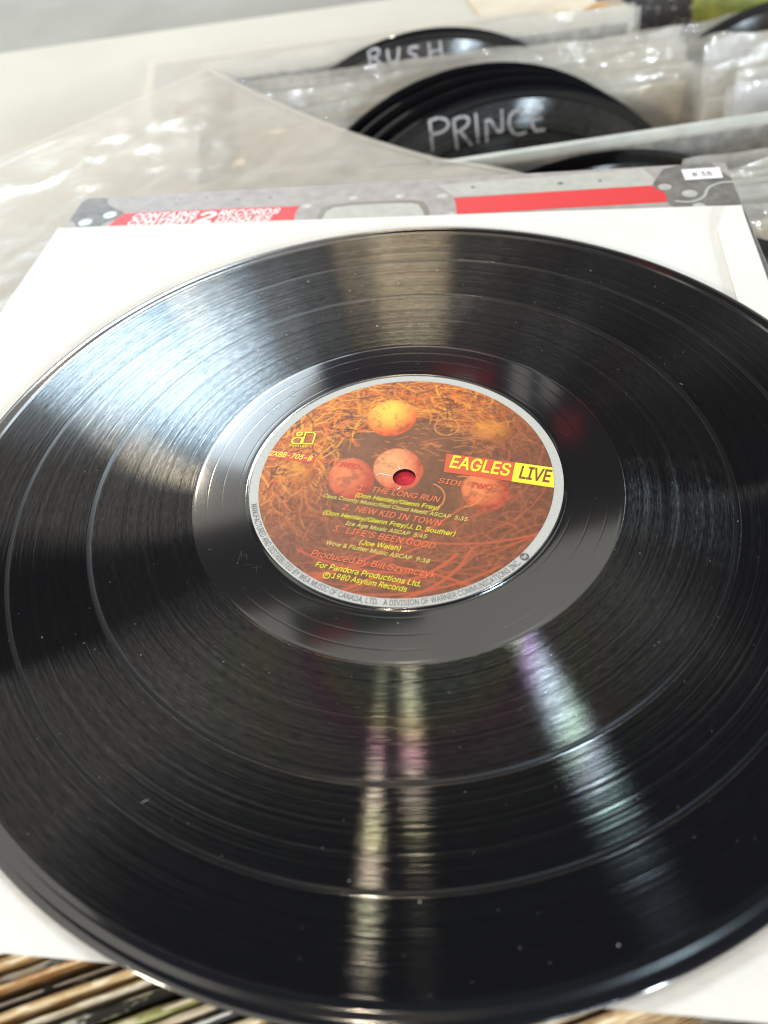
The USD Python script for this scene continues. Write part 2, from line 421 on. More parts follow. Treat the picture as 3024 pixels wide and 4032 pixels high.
# --- picture printed on the label: a generic nest with speckled eggs
def paint_nest(n=560):
    rg = np.random.default_rng(11)
    ax = np.linspace(-48, 48, n)
    X, Y = np.meshgrid(ax, ax)
    P3 = np.stack([X, Y, 0 * X], -1)
    lin = lambda c: (np.array(c) / 255.0) ** 2.2
    n1 = meshkit.fbm(P3 / 9 + 5, 4, 3)[..., None]; n2 = meshkit.fbm(P3 / 1.2, 3, 9)[..., None]
    img = lin((112, 72, 46)) * (0.65 + 0.7 * n1) * (0.75 + 0.5 * n2)
    R = np.hypot(X, Y)
    up = np.clip((Y * 0.93 - X * 0.36 + 8) / 34, 0, 1)[..., None]          # printed brighter straw at the top of the picture
    nest = np.clip((R - 24 - 5 * n1[..., 0]) / 8, 0, 1)[..., None]
    glow = lin((200, 108, 42)) * up + lin((134, 80, 52)) * (1 - up)
    img = img * (1 - nest) + (0.55 * glow * (0.5 + 1.0 * n2) + 0.15 * img) * nest

    def dab(x, y, w, c, a):
        ix = (np.asarray(x) + 48) / 96 * (n - 1); iy = (np.asarray(y) + 48) / 96 * (n - 1)
        k = max(1, int(round(w / 96 * n)))
        for dx in range(-k // 2 + 1, k // 2 + 1):
            for dy in range(-k // 2 + 1, k // 2 + 1):
                jx = np.clip((ix + dx).astype(int), 0, n - 1); jy = np.clip((iy + dy).astype(int), 0, n - 1)
                img[jy, jx] = img[jy, jx] * (1 - a) + np.asarray(c) * a

    for k in range(2600):
        th = rg.uniform(0, 2 * np.pi); rr = rg.uniform(26, 48)
        cx, cy = rr * np.cos(th), rr * np.sin(th)
        u = np.clip((cy * 0.93 - cx * 0.36 + 8) / 34, 0, 1)
        L = rg.uniform(3, 14); d = th + np.pi / 2 + rg.normal(0, 0.75); cu = rg.normal(0, 0.06)
        tt = np.linspace(-0.5, 0.5, 60) * L; cu = cu * 2.2
        ang = d + cu * tt
        xs = cx + np.cumsum(np.cos(ang)) * L / 60 - np.cos(d) * L / 2; ys = cy + np.cumsum(np.sin(ang)) * L / 60 - np.sin(d) * L / 2
        hot, dk = lin((238, 158, 58)), lin((84, 46, 26))
        c = (hot * u + lin((182, 104, 66)) * (1 - u)) if rg.random() < 0.62 else (lin((222, 110, 40)) * u + lin((150, 76, 48)) * (1 - u))
        if rg.random() < 0.25:
            c = dk
        dab(xs, ys, rg.choice([0.18, 0.3, 0.45]), c * rg.uniform(0.7, 1.1), rg.uniform(0.2, 0.6) * (0.26 + 0.70 * u))
    for k in range(26):                                                    # long dull twigs across the lower half
        y0 = rg.uniform(-46, -20); x0 = rg.uniform(-46, 20); L = rg.uniform(20, 52); d = rg.normal(-0.15, 0.35); cu = rg.normal(0.018, 0.012)
        tt = np.linspace(0, L, 200); ang = d + cu * tt
        dab(x0 + np.cumsum(np.cos(ang)) * L / 200, y0 + np.cumsum(np.sin(ang)) * L / 200, rg.choice([0.4, 0.7, 0.9]), lin((176, 84, 52)), 0.55)

    for (cx, cy, a, b, an, hot, dkc, br) in ((-1.2, 28.4, 8.2, 9.0, -0.35, (255, 198, 78), (214, 92, 44), 1.0), (-1.6, 3.9, 7.9, 9.4, 0.1, (240, 164, 112), (192, 84, 54), 0.98),
                                             (-16.9, 2.3, 7.2, 9.2, 0.1, (226, 128, 82), (176, 70, 48), 0.92), (24.2, -10.0, 7.3, 8.2, 0.1, (228, 134, 84), (172, 74, 48), 0.95),
                                             (30.5, 16.0, 7.0, 5.2, -0.3, (226, 150, 56), (150, 84, 36), 0.55), (-33, 8, 4.5, 7.0, 0.2, (226, 150, 52), (150, 76, 30), 0.6)):
        ux = (X - cx) * np.cos(an) + (Y - cy) * np.sin(an); uy = -(X - cx) * np.sin(an) + (Y - cy) * np.cos(an)
        q = np.hypot(ux / a, uy / b)
        m = np.clip((1.03 - q) / 0.06, 0, 1)[..., None] * br
        sh = np.clip(1.0 - 0.75 * np.hypot(ux / a + 0.25, uy / b - 0.35) ** 1.5, 0.0, 1)[..., None]
        col = lin(hot) * sh + lin(dkc) * (1 - sh)
        sp = meshkit.fbm(P3 / 0.95 + cx, 3, 21)[..., None]
        sp = 0.5 * sp + 0.5 * meshkit.fbm(P3 / 3.1 + cx, 2, 33)[..., None]
        col = col * (1 - 0.36 * np.clip((sp - 0.53) / 0.12, 0, 1)) * (0.85 + 0.3 * n2)
        img = img * (1 - m) + col * m
    for (cx, cy, rr, a0, a1) in ((16.5, 20.7, 4.0, 0, 6.3), (-13.0, 24.0, 5.2, -0.2, 3.2), (17.0, -9.0, 6.5, -1.6, 1.6), (5.5, -9.5, 6.0, -2.2, 1.0)):   # thin pale loops
        tt = np.linspace(a0, a1, 500)
        dab(cx + rr * np.cos(tt), cy + rr * np.sin(tt), 0.28, lin((206, 130, 70)), 0.8)
    for k in range(90):                                                    # small glints in the dark middle
        th = rg.uniform(0, 6.28); rr = rg.uniform(8, 27)
        x0, y0 = rr * np.cos(th) + 6, abs(rr * np.sin(th)) * 0.8 + rg.uniform(-3, 8)
        if min(np.hypot(x0 - a, y0 - b) for a, b in ((-1.2, 28.4), (-1.6, 3.9), (-16.9, 2.3), (24.2, -10))) < 9.5:
            continue
        d = rg.uniform(-0.9, 0.3); tt = np.linspace(0, rg.uniform(1, 5), 40)
        dab(x0 + tt * np.cos(d), y0 + tt * np.sin(d), 0.3, lin((186, 112, 66)), rg.uniform(0.3, 0.8))
    return np.stack([gaussian_filter(img[..., k], 0.6) for k in range(3)], -1), n


IMG, IN = paint_nest()
IMG = np.clip(IMG * np.array((1.03, 0.97, 0.90)), 0, 1)
lab = obj('center_label', revolve(np.array([(3.7, 1.90), (3.75, 1.97), (49.6, 1.97), (49.75, 1.90)]) / 1000, 360), 'label_paper', REC)
rr_ = np.linspace(3.75, 46.75, 190); nt = 760
th_ = np.linspace(0, 2 * np.pi, nt, endpoint=False)
RR, TT = np.meshgrid(rr_, th_, indexing='ij')
VX, VY = RR * np.cos(TT), RR * np.sin(TT)
press = np.hypot(VX - 0.3, VY + 0.2)
VZ = 2.005 - 0.03 * np.clip(1 - np.abs(press - 35.6) / 0.35, 0, 1)
vv = np.stack([VX, VY, VZ], -1).reshape(-1, 3) / 1000
idx = np.arange(len(rr_) * nt).reshape(len(rr_), nt)
nx = np.roll(idx, -1, 1)
qq = np.stack([idx[:-1], idx[1:], nx[1:], nx[:-1]], -1).reshape(-1, 4)
co = np.stack([map_coordinates(IMG[..., k], [(VY.ravel() + 48) / 96 * (IN - 1), (VX.ravel() + 48) / 96 * (IN - 1)], order=1) for k in range(3)], -1)
art = obj('nest_picture', (vv, qq), 'label_print', lab, smooth=True)
UsdGeom.PrimvarsAPI(art).CreatePrimvar('displayColor', Sdf.ValueTypeNames.Color3fArray, 'vertex').Set([Gf.Vec3f(*map(float, c)) for c in co])

ZL = 0.00204
A = math.radians(-21.3)
disc46 = Point(0, 0).buffer(0.0467, quad_segs=64)


def banner(pts, m, z=ZL):
    obj('banner', flat(Polygon(mm(pts)).intersection(disc46), z), m, lab)


banner([(14.7, 8.2), (35.6, 0.55), (32.9, -7.3), (12.6, 0.2)], 'banner_orange_print')
banner([(35.6, 0.55), (50.0, -4.9), (48.0, -13.2), (32.9, -7.3)], 'yellow_print')
banner([(-48.2, 21.9), (-27.4, 14.2), (-28.8, 11.2), (-49.2, 18.6)], 'red_print')


def lw(text, cap, a, b, m, bold=False, slant=0.18):
    obj('lettering', words(text, cap / 1000, np.array(a) / 1000, np.array(b) / 1000, slant, bold, ZL + 0.00006), m, lab)


lw('EAGLES', 5.3, (14.6, 2.0), (32.4, -4.9), 'yellow_print', True, slant=0.05)
lw('LIVE', 5.3, (35.3, -6.3), (44.2, -9.7), 'brown_print', True, slant=0.05)
lw('2XBB-705-B', 2.2, (-43.5, 17.3), (-29.6, 12.3), 'yellow_print', True)
lw('STE', 2.0, (-26.6, 10.8), (-20.9, 8.56), 'orange_print')
lw('REO', 2.0, (-20.2, 8.28), (-14.4, 6.0), 'red_print', True)
lw('SIDE', 2.1, (10.1, -4.2), (17.6, -6.9), 'orange_print')
lw('TWO', 2.1, (19.4, -7.55), (26.0, -9.9), 'red_print', True)
lw('1.  THE LONG RUN', 2.3, (-15.2, -3.1), (9.1, -12.3), 'orange_print')
lw('(Don Henley/Glenn Frey)', 1.75, (-16.3, -5.9), (8.7, -15.5), 'yellow_print')
lw('Cass County Music/Red Cloud Music ASCAP  5:35', 1.5, (-26.3, -4.4), (16.6, -21.3), 'pale_yellow_print')
lw('2.  NEW KID IN TOWN', 2.3, (-20.7, -10.5), (8.3, -21.8), 'orange_print')
lw('(Don Henley/Glenn Frey/J. D. Souther)', 1.75, (-26.6, -11.5), (12.0, -26.4), 'yellow_print')
lw('Ice Age Music ASCAP  5:45', 1.5, (-20.0, -16.9), (3.6, -26.0), 'pale_yellow_print')
lw("3.  LIFE'S BEEN GOOD", 2.3, (-24.2, -18.6), (5.4, -30.3), 'orange_print')
lw('(Joe Walsh)', 1.75, (-16.3, -25.1), (-4.6, -29.4), 'yellow_print')
lw('Wow & Flutter Music ASCAP  9:38', 1.5, (-26.3, -23.6), (3.3, -35.3), 'pale_yellow_print')
lw('Produced by Bill Szymczyk', 2.3, (-30.9, -27.2), (4.3, -40.8), 'orange_print')
lw('For Pandora Productions Ltd.', 1.9, (-29.7, -31.5), (-0.2, -43.2), 'yellow_print')
lw('1980 Asylum Records', 1.9, (-25.2, -36.3), (-4.4, -44.4), 'yellow_print')
lw('P', 1.0, (-26.95, -35.45), (-26.3, -35.7), 'yellow_print')
th = np.linspace(0, 2 * np.pi, 25)
obj('mark', strokes([[(-0.0264 + 0.0010 * math.cos(q), -0.0353 + 0.0010 * math.sin(q)) for q in th]], 0.00022, ZL + 0.00006), 'yellow_print', lab)
# the little emblem at the left: a ring over two rounded letters
ca, sa = math.cos(math.radians(-10)), math.sin(math.radians(-10))
E = lambda pts: [((-36.4 + x * ca - y * sa + 0.10 * y) / 1000, (20.6 + x * sa + y * ca) / 1000) for x, y in pts]
obj('emblem', strokes([E([(1.9 + 0.9 * math.cos(q), 5.6 + 0.75 * math.sin(q)) for q in th]),
                       E([(3.4, 1.0), (1.0, 1.0), (0.2, 1.8), (0.2, 2.9), (1.0, 3.8), (3.4, 3.8), (3.4, 1.0)]),
                       E([(3.9, 1.0), (7.4, 1.0), (7.4, 5.3), (6.5, 6.3), (3.9, 6.3), (3.9, 1.0)])], 0.00055, ZL + 0.00006), 'yellow_print', lab)
obj('lettering', words('asylum', 0.0011, (-0.0368, 0.0204), (-0.0305, 0.0190), 0.0, False, ZL + 0.00006), 'yellow_print', lab)
# rim lettering bent round the grey border
rim = meshkit.text_mesh('MANUFACTURED AND DISTRIBUTED BY WEA MUSIC OF CANADA, LTD.   A DIVISION OF WARNER COMMUNICATIONS INC.', 0.0019, 0.00003)
v = rim.vertices.copy(); v[:, 0] -= v[:, 0].min()
a0, a1 = math.radians(-175.5), math.radians(-53.0)
ang = a0 + v[:, 0] / v[:, 0].max() * (a1 - a0)
rad = 0.0491 - v[:, 1]
rim.vertices = np.stack([rad * np.cos(ang), rad * np.sin(ang), v[:, 2] + 0.00199], 1)
obj('rim_lettering', rim, 'grey_print', lab)
q = math.radians(-50.2)
wx, wy = 0.0482 * math.cos(q), 0.0482 * math.sin(q)
obj('mark', flat(Point(wx, wy).buffer(0.00135), 0.00199), 'grey_print', lab)
W_ = [(-0.7, 0.5), (-0.35, -0.5), (0.0, 0.3), (0.35, -0.5), (0.7, 0.5)]
cq, sq = math.cos(q + math.pi / 2), math.sin(q + math.pi / 2)
obj('mark', strokes([[(wx + (x * cq - y * sq) / 1000, wy + (x * sq + y * cq) / 1000) for x, y in W_]], 0.00028, 0.00205), 'label_paper', lab)
# torn paper round the spindle hole
obj('torn_edge', strokes([mm([(-8.6, 2.6), (-7.2, 2.9), (-5.6, 1.9), (-4.0, 1.4)]), mm([(-1.4, 4.9), (-1.1, 4.0)]), mm([(-2.7, -4.9), (-2.0, -4.5), (-1.7, -3.9)])], 0.00026, 0.00205), 'worn_paper', lab)
# scratched code in the dead wax
et = []
for x, y, s_, pts in ((-52.5, -25.5, 2.2, [(0, 0), (0.4, 1.6), (0.4, 0.6), (1.1, 0.9), (1.2, 0)]), (-50.5, -28.5, 2.0, [(0, 0.5), (1, 0.5)]), (-48.5, -31.5, 2.2, [(0, 1.2), (1.4, 1.2), (0.7, 1.2), (0.7, 0)]),
                      (-44.5, 37.5, 2.2, [(0, 0), (1.1, 1.2)]), (-44.5, 37.5, 2.2, [(0, 1.2), (1.1, 0)]), (-41.5, 40.5, 2.4, [(0.5 + 0.5 * math.cos(k), 0.5 + 0.6 * math.sin(k)) for k in np.linspace(0, 6.28, 14)]),
                      (-36.0, 46.0, 2.4, [(0.5 + 0.5 * math.cos(k), 0.5 + 0.6 * math.sin(k)) for k in np.linspace(0.6, 5.6, 14)])):
    et.append(mm([(x + s_ * a, y + s_ * b) for a, b in pts]))
obj('scratched_code', strokes(et, 0.00010, 0.00177, 0.00002), 'etched_line', REC)

# dust and lint
ds = []
for k in range(330):
    a = RNG.uniform(0, 2 * np.pi); r = math.sqrt(RNG.uniform(52 ** 2, 149 ** 2)) / 1000
    m = trimesh.creation.icosphere(subdivisions=0, radius=float(RNG.choice([0.00007, 0.00010, 0.00014, 0.00022], p=[0.72, 0.2, 0.07, 0.01])))
    m.apply_scale((1.3, 0.9, 0.6)); m.apply_translation((r * math.cos(a), r * math.sin(a), 0.00187)); ds.append(m)
for x, y, an, L in ((-73, -96, 1.9, 1.8), (98, 28, 1.0, 1.1)):
    m = trimesh.creation.capsule(height=L / 1000, radius=0.00006, count=(4, 6))
    m.apply_transform(trimesh.transformations.rotation_matrix(math.pi / 2, (1, 0, 0))); m.apply_transform(trimesh.transformations.rotation_matrix(an, (0, 0, 1)))
    m.apply_translation((x / 1000, y / 1000, 0.0019)); ds.append(m)
s = obj('dust', trimesh.util.concatenate(ds), 'dust_grey'); tag(s, 'pale dust specks and short lint scattered over the black record', 'dust', kind='stuff')

# ------------------------------------------------------------------ white inner sleeve
t = thing('inner_sleeve', 'white paper inner sleeve under the black record, on the printed album jacket', 'paper sleeve')
TLi, TRi = np.array((-0.1456, 0.1917)), np.array((0.1618, 0.1400))
dn = np.array((-0.190, -0.982))
BLi, BRi = np.array((-0.2030, -0.1065)), np.array((0.1045, -0.1640))


def sleeve_fn(u, v):
    p = (TLi[:, None, None] * (1 - u) + TRi[:, None, None] * u) * (1 - v) + (BLi[:, None, None] * (1 - u) + BRi[:, None, None] * u) * v
    X, Y = p
    rr = np.hypot(X, Y)
    w = meshkit.fbm(np.stack([X * 9 - Y * 9, (X + Y) * 26, 0 * X], -1), 3, 5) - 0.5
    out = np.clip((rr - 0.150) / 0.03, 0, 1)
    edge = np.minimum.reduce([u, 1 - u, v, 1 - v]) * 14
    return np.stack([X, Y, -0.0006 + w * 0.0005 + out * np.clip(edge, 0, 1) * (0.0006 + 0.0060 * w * np.clip(edge, 0, 1))])


V, F = grid(150, 150, sleeve_fn)
keep = ~(np.hypot(*(V[F].mean(1)[:, :2].T)) < 0.044)
F = F[keep]
obj('paper', (np.vstack([V, V - (0, 0, 0.00012)]), np.vstack([F[:, ::-1], F + len(V)])), 'white_paper', t, smooth=True)
obj('glue_flap', flat(Polygon(mm([(153.3, 136.6), (144.1, 120.8), (135.5, 79.2), (128, 44), (141.5, 44), (150.2, 86), (158.8, 130), (160.4, 136.5)])), 0.0012, 0.00025), 'white_paper', t)

# ------------------------------------------------------------------ album jacket under it
t = thing('album_jacket', 'printed album jacket with red stripe and riveted metal corners under white sleeve', 'album')
JT = [(-137.5, 219.2), (169.6, 179.2), (118, -129), (-199, -88)]
pj = Polygon(mm(JT)).buffer(-0.0015).buffer(0.0015)
obj('board', flat(pj, -0.0062, 0.0050), 'jacket_silver_print', t)
obj('board_edge', flat(pj.buffer(-0.0004), -0.0068, 0.0006), 'jacket_dark_print', t)
ZJ = -0.00118
inj = pj.buffer(-0.0003)


def jp(name, pts, m, dz=0.0, smooth_n=0, clip=True):
    p = Polygon(mm(chaikin(pts, smooth_n) if smooth_n else pts)).buffer(0)
    return obj(name, flat(p.intersection(inj) if clip else p, ZJ + dz, 0.00003), m, t)


jp('pale_band', [(-128, 185.5), (-30, 171), (40, 158.3), (135, 146), (135, 120), (-128, 160)], 'jacket_pale_print')
jp('pale_band', [(36, 190), (132, 182.5), (134.6, 169.7), (131.5, 166.2), (42.2, 177.5)], 'jacket_pale_print')
jp('red_stripe', [(-115.9, 199.3), (-30.0, 186.0), (-32.7, 170.6), (-122.5, 186.0)], 'jacket_red_print', 0.00004)
jp('red_stripe', [(42.0, 176.2), (131.1, 166.1), (137.0, 157.0), (134.0, 150.4), (40.4, 161.5)], 'jacket_red_print', 0.00004)
obj('felt_pad', flat(Point(0, 0).buffer(0.030), ZJ + 0.0001, 0.00155), 'felt_red', t)
c1 = jp('corner_plate', [(-137.4, 219.1), (-125.1, 217.4), (-125.2, 211.0), (-119, 204), (-115.2, 200.8), (-116.0, 196.0), (-123.7, 193.2), (-127.6, 186.6), (-136.8, 190.7), (-139.5, 198.4), (-143.8, 200.3)], 'jacket_dark_print', 0.00008, 1)
jp('corner_plate', [(143.0, 182.6), (169.6, 179.1), (160, 112), (157, 112), (160.5, 137.6), (136.9, 142.0), (132.3, 149.8), (135.4, 157.1), (130.7, 165.0), (134.0, 170.5)], 'jacket_dark_print', 0.00008, 1)
jp('dark_edge', [(160.5, 140), (166, 150), (160, 110), (122, -110), (117.5, -110)], 'jacket_dark_print', 0.00004)
jp('clasp_plate', [(-33.5, 165), (-32.0, 183.0), (-26, 188.6), (-6.6, 189.6), (36.0, 183.4), (42.3, 179.0), (40.6, 154)], 'jacket_silver_print', 0.00008, 1)
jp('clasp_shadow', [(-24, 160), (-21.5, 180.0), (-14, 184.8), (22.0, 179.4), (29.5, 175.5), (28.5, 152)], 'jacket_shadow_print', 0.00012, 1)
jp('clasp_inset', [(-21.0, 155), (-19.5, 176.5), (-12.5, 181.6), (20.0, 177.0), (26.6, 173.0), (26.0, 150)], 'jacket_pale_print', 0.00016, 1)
for x, y, a in ((-121.8, 199.0, 3.4), (-133.1, 194.7, 3.4), (136.1, 163.2, 3.0), (144.7, 155.1, 3.4), (145.0, 143.8, 2.8), (-26.5, 184.5, 2.4), (-4.5, 186.8, 2.2), (17.3, 183.6, 2.4), (36.9, 179.0, 2.6), (38.5, 162, 2.2)):
    jp('rivet', [(x + a * math.cos(k), y + a * 0.95 * math.sin(k)) for k in np.linspace(0, 6.28, 17)[:-1]], 'jacket_line_print', 0.0002)
    jp('rivet', [(x + a * 0.66 * math.cos(k), y - 0.3 + a * 0.6 * math.sin(k)) for k in np.linspace(0, 6.28, 17)[:-1]], 'jacket_rivet_print', 0.00024)
for x, y, a in ((-103, 206.5, 1.6), (-90, 203, 1.3), (-75, 205.5, 1.0), (-88, 207, 1.0), (-60, 200, 1.5), (-44, 197.5, 1.1), (52, 184, 1.1), (92, 178, 1.4), (110, 176, 1.0), (-9, 173, 0.9), (10, 171, 1.0), (100, 148.8, 0.9), (118, 147, 0.9)):
    jp('dent', [(x + a * math.cos(k), y + a * math.sin(k)) for k in np.linspace(0, 6.28, 9)[:-1]], 'jacket_shadow_print', 0.00006)
obj('corner_line', strokes([mm(chaikin([(167.0, 160.5), (160, 161.5), (153.5, 158), (150, 150.5), (143, 147.5), (137, 150)], 2, False))], 0.0013, ZJ + 0.0002), 'jacket_line_print', t)
for tx, cap, a, b in (('CONTAINS', 4.6, (-110.8, 192.6), (-79.6, 187.9)), ('CONTIENT', 4.6, (-112.7, 187.2), (-80.8, 182.3)), ('RECORDS', 4.6, (-69.0, 186.0), (-40.5, 181.4)), ('DISQUES', 4.6, (-70.2, 180.3), (-44.5, 176.2))):
    obj('lettering', words(tx, cap / 1000, np.array(a) / 1000, np.array(b) / 1000, 0.3, True, ZJ + 0.0001), 'jacket_white_print', t)
obj('lettering', words('2', 0.0092, (-0.0800, 0.1823), (-0.0722, 0.1810), 0.25, True, ZJ + 0.0001), 'jacket_white_print', t)
st_ = jp('price_sticker', [(148.0, 176.6), (165.2, 174.6), (163.3, 164.8), (146.6, 166.7)], 'sticker_white', 0.0004)
obj('lettering', words('# 38', 0.0040, (0.1508, 0.1688), (0.1596, 0.1678), 0.0, False, ZJ + 0.00048), 'marker_black', t)

# ------------------------------------------------------------------ clear outer bag lying behind the jacket
t = thing('plastic_bag', 'large empty milky plastic outer sleeve with a corner pointing back, under the album jacket', 'plastic sleeve')
CA, CL, CR, CB = np.array((-0.094, 0.451, -0.030)), np.array((-0.325, 0.222, -0.020)), np.array((0.098, 0.190, -0.0105)), np.array((-0.13, -0.02, -0.010))


def bag_fn(lift, seed):
    def f(u, v):
        P = ((CA * (1 - u[..., None]) + CL * u[..., None]) * (1 - v[..., None]) + (CR * (1 - u[..., None]) + CB * u[..., None]) * v[..., None])
        e = np.clip(np.minimum.reduce([u, 1 - u, v, 1 - v]) * 8, 0, 1)
        w = meshkit.fbm(np.stack([u * 5 + v * 2, v * 9 - u * 3, 0 * u + seed], -1), 4, seed)
        rid = 1 - np.abs(2 * meshkit.fbm(np.stack([u * 3 - v * 5, v * 4 + u * 4, 0 * u + seed + 3], -1), 3, seed + 1) - 1)
        under = np.clip((P[..., 1] + 0.13 * P[..., 0] - 0.215) / 0.05, 0, 1)
        P[..., 2] += e * under * (0.0045 * (w - 0.5) + 0.0045 * (rid - 0.75) + lift)
        P[..., 2] += e * (1 - under) * 0.001 * lift - 0.010 * np.sin(np.pi * v) * (1 - u) * under
        return P
    return f


for k, (lift, seed) in enumerate(((0.003, 4), (-0.002, 8))):
    V, F = grid(120, 120, bag_fn(lift, seed))
    V[:, 2] -= 0.0016 * k
    obj('film_sheet', (V, F), 'bag_film', t, smooth=True)
seam = [CA + (CL - CA) * k / 40 for k in range(41)]
for name, P0, P1 in (('seam', CA, CL), ('seam', CA, CR)):
    d = (P1 - P0); n = np.cross(d, (0, 0, 1)); n /= np.linalg.norm(n)
    if n[1] > 0:
        n = -n
    pts = [P0 + d * k / 30 - np.array((0, 0, (0.010 * math.sin(math.pi * k / 30) * min(1, max(0, ((P0 + d * k / 30)[1] + 0.13 * (P0 + d * k / 30)[0] - 0.215) / 0.05))) if P1 is CR else 0.0)) for k in range(31)]
    V = np.array([p + n * o + np.array((0, 0, 0.0012)) for p in pts for o in (0.0, 0.004)])
    F = np.array([(2 * k, 2 * k + 2, 2 * k + 3, 2 * k + 1) for k in range(30)])
    obj(name, (V, F), 'bag_film', t)

# ------------------------------------------------------------------ rows of upright records
def board_mesh(w, th, top, worn, seed, n=70):
    """An album jacket standing upright: its top edge is uneven and worn."""
    xs = np.linspace(-w / 2, w / 2, n)
    z = top + worn * (meshkit.fbm(np.stack([xs * 160, 0 * xs + seed, 0 * xs], -1), 3, seed) - 0.5)
    jig = worn * 0.15 * (meshkit.fbm(np.stack([xs * 90, 0 * xs + seed + 7, 0 * xs], -1), 3, seed + 1) - 0.5)
    ring = [(-th / 2, TABLE + 0.001), (-th / 2, None, -0.3), (-th * 0.25, None, 0.0), (th * 0.25, None, 0.0), (th / 2, None, -0.3), (th / 2, TABLE + 0.001)]
    V = np.array([[(x, r_[0] + (jg if len(r_) > 2 else 0), (r_[1] if r_[1] is not None else zz + r_[2] * th)) for r_ in ring] for x, zz, jg in zip(xs, z, jig)])
    k = len(ring)
    idx = np.arange(n * k).reshape(n, k)
    F = [np.stack([idx[:-1, :-1], idx[1:, :-1], idx[1:, 1:], idx[:-1, 1:]], -1).reshape(-1, 4)]
    V = V.reshape(-1, 3)
    for e, flip in ((0, False), (n - 1, True)):
        c = idx[e]
        f = np.array([(c[0], c[1], c[4], c[5]), (c[1], c[2], c[3], c[4])])
        F.append(f[:, ::-1] if flip else f)
    return V, np.vstack(F)


def film_mesh(w, top, flop, seed, rise, nx_=56, nz=9, wave=0.0045):
    def f(u, v):
        x = (u - 0.5) * w
        w1 = meshkit.fbm(np.stack([x * 30, v * 1.5 + seed, 0 * x], -1), 4, seed) - 0.5
        w2 = meshkit.fbm(np.stack([x * 14, 0 * x + seed + 3, 0 * x], -1), 2, seed + 2) - 0.5
        z = top - 0.05 + v * (0.05 + rise * (1 + 1.2 * w2))
        y = (w1 * 2 * wave) * np.clip(v * 1.4, 0.1, 1) + flop * np.clip(v - 0.6, 0, 1) ** 1.5 * 3
        return np.stack([x, y, z])
    return grid(nx_, nz, f)


def paint(name, c, worn=(0.72, 0.62, 0.45), amount=0.55):
    mottled(name, c, worn, 420, 0.75, 0.0006, detail=8, stretch=(0.3, 1, 1), lo=amount - 0.02, hi=amount + 0.05)


paint('tan_board', (0.52, 0.34, 0.16), (0.74, 0.62, 0.42), 0.5)
paint('orange_board', (0.56, 0.30, 0.12), (0.70, 0.50, 0.28), 0.52)
paint('dark_board', (0.035, 0.032, 0.032), (0.40, 0.37, 0.34), 0.60)
paint('olive_board', (0.30, 0.30, 0.11), (0.62, 0.55, 0.34), 0.5)
paint('blue_grey_board', (0.26, 0.30, 0.36), (0.74, 0.73, 0.70), 0.46)
paint('cream_board', (0.60, 0.50, 0.36), (0.78, 0.72, 0.60), 0.5)
mottled('divider_edge', (0.42, 0.43, 0.40), (0.50, 0.51, 0.47), 60, 0.6)
mottled('pale_card', (0.56, 0.47, 0.36), (0.62, 0.53, 0.41), 40, 0.8)
paint('black_board', (0.02, 0.022, 0.02), (0.55, 0.55, 0.45), 0.57)
paint('pink_board', (0.66, 0.36, 0.30), (0.72, 0.60, 0.50), 0.5)
paint('navy_board', (0.020, 0.028, 0.045), (0.05, 0.06, 0.08), 0.6)
paint('white_board', (0.66, 0.65, 0.60), (0.72, 0.71, 0.66))

# front row, edges seen from above at the lower left
base = np.array((-0.1095, -0.1325)); d11 = math.radians(11.8)
nrm = np.array((-math.sin(d11), math.cos(d11)))
FRONT = [('tan_board', 3.2, 'tan'), ('cream_board', 4.0, 'cream'), ('pink_board', 3.0, 'pink'), ('cream_board', 3.4, 'cream'), ('tan_board', 2.6, 'tan'), ('blue_grey_board', 3.6, 'pale blue-grey'), ('tan_board', 3.0, 'tan'),
         ('black_board', 3.4, 'black'), ('cream_board', 2.2, 'cream'), ('olive_board', 3.4, 'olive green'), ('tan_board', 2.2, 'tan'), ('dark_board', 3.8, 'charcoal'), ('orange_board', 2.4, 'orange-brown'),
         ('blue_grey_board', 4.0, 'pale blue-grey'), ('tan_board', 2.8, 'tan'), ('cream_board', 3.6, 'cream'), ('orange_board', 2.6, 'orange-brown'), ('tan_board', 3.0, 'tan'), ('cream_board', 3.0, 'cream')]
FRONT = FRONT[:3] + [('dark_board', 3.0, 'charcoal'), ('white_board', 3.0, 'white')] + FRONT[3:10] + [('black_board', 3.6, 'black'), ('cream_board', 2.6, 'cream')] + FRONT[10:] + [('black_board', 3.0, 'black'), ('tan_board', 3.0, 'tan'), ('blue_grey_board', 3.6, 'pale blue-grey'), ('pink_board', 3.0, 'pink'), ('dark_board', 3.4, 'charcoal'), ('tan_board', 3.2, 'tan')]
off = -0.0445
prev = None
for k, (m, th_mm, colour) in enumerate(FRONT):
    th = random.uniform(0.42, 0.72) * th_mm / 1000
    off += th / 2
    c = base + nrm * off + np.array((math.cos(d11), math.sin(d11))) * (0.020 + random.uniform(-0.004, 0.004))
    where = 'nearest the viewer' if prev is None else 'just behind a %s one' % prev
    nth = ('', 'second ', 'third ', 'fourth ', 'fifth ', 'sixth ', 'seventh ', 'eighth ', 'ninth ')[[q[2] for q in FRONT[:k]].count(colour)]
    t = thing('old_album', '%s%s album edge in the lower left row, %s' % (nth, colour, where), 'album', (*c, 0), 11.8 + random.uniform(-0.6, 0.6), 'worn albums standing in the lower left row')
    top = -0.0135 + random.uniform(-0.0028, 0.0020)
    obj('cover', board_mesh(0.312, th, top, 0.0022, 30 + k), m, t, smooth=35)
    if k % 2:
        obj('insert', board_mesh(0.300, th * 0.34, top + 0.0004, 0.0007, 90 + k), 'cream_board' if k % 3 else 'white_board', t, smooth=35)
    prev = colour
    off += th / 2 + random.uniform(0.0005, 0.0022)

# back rows
ROWA = 3.6


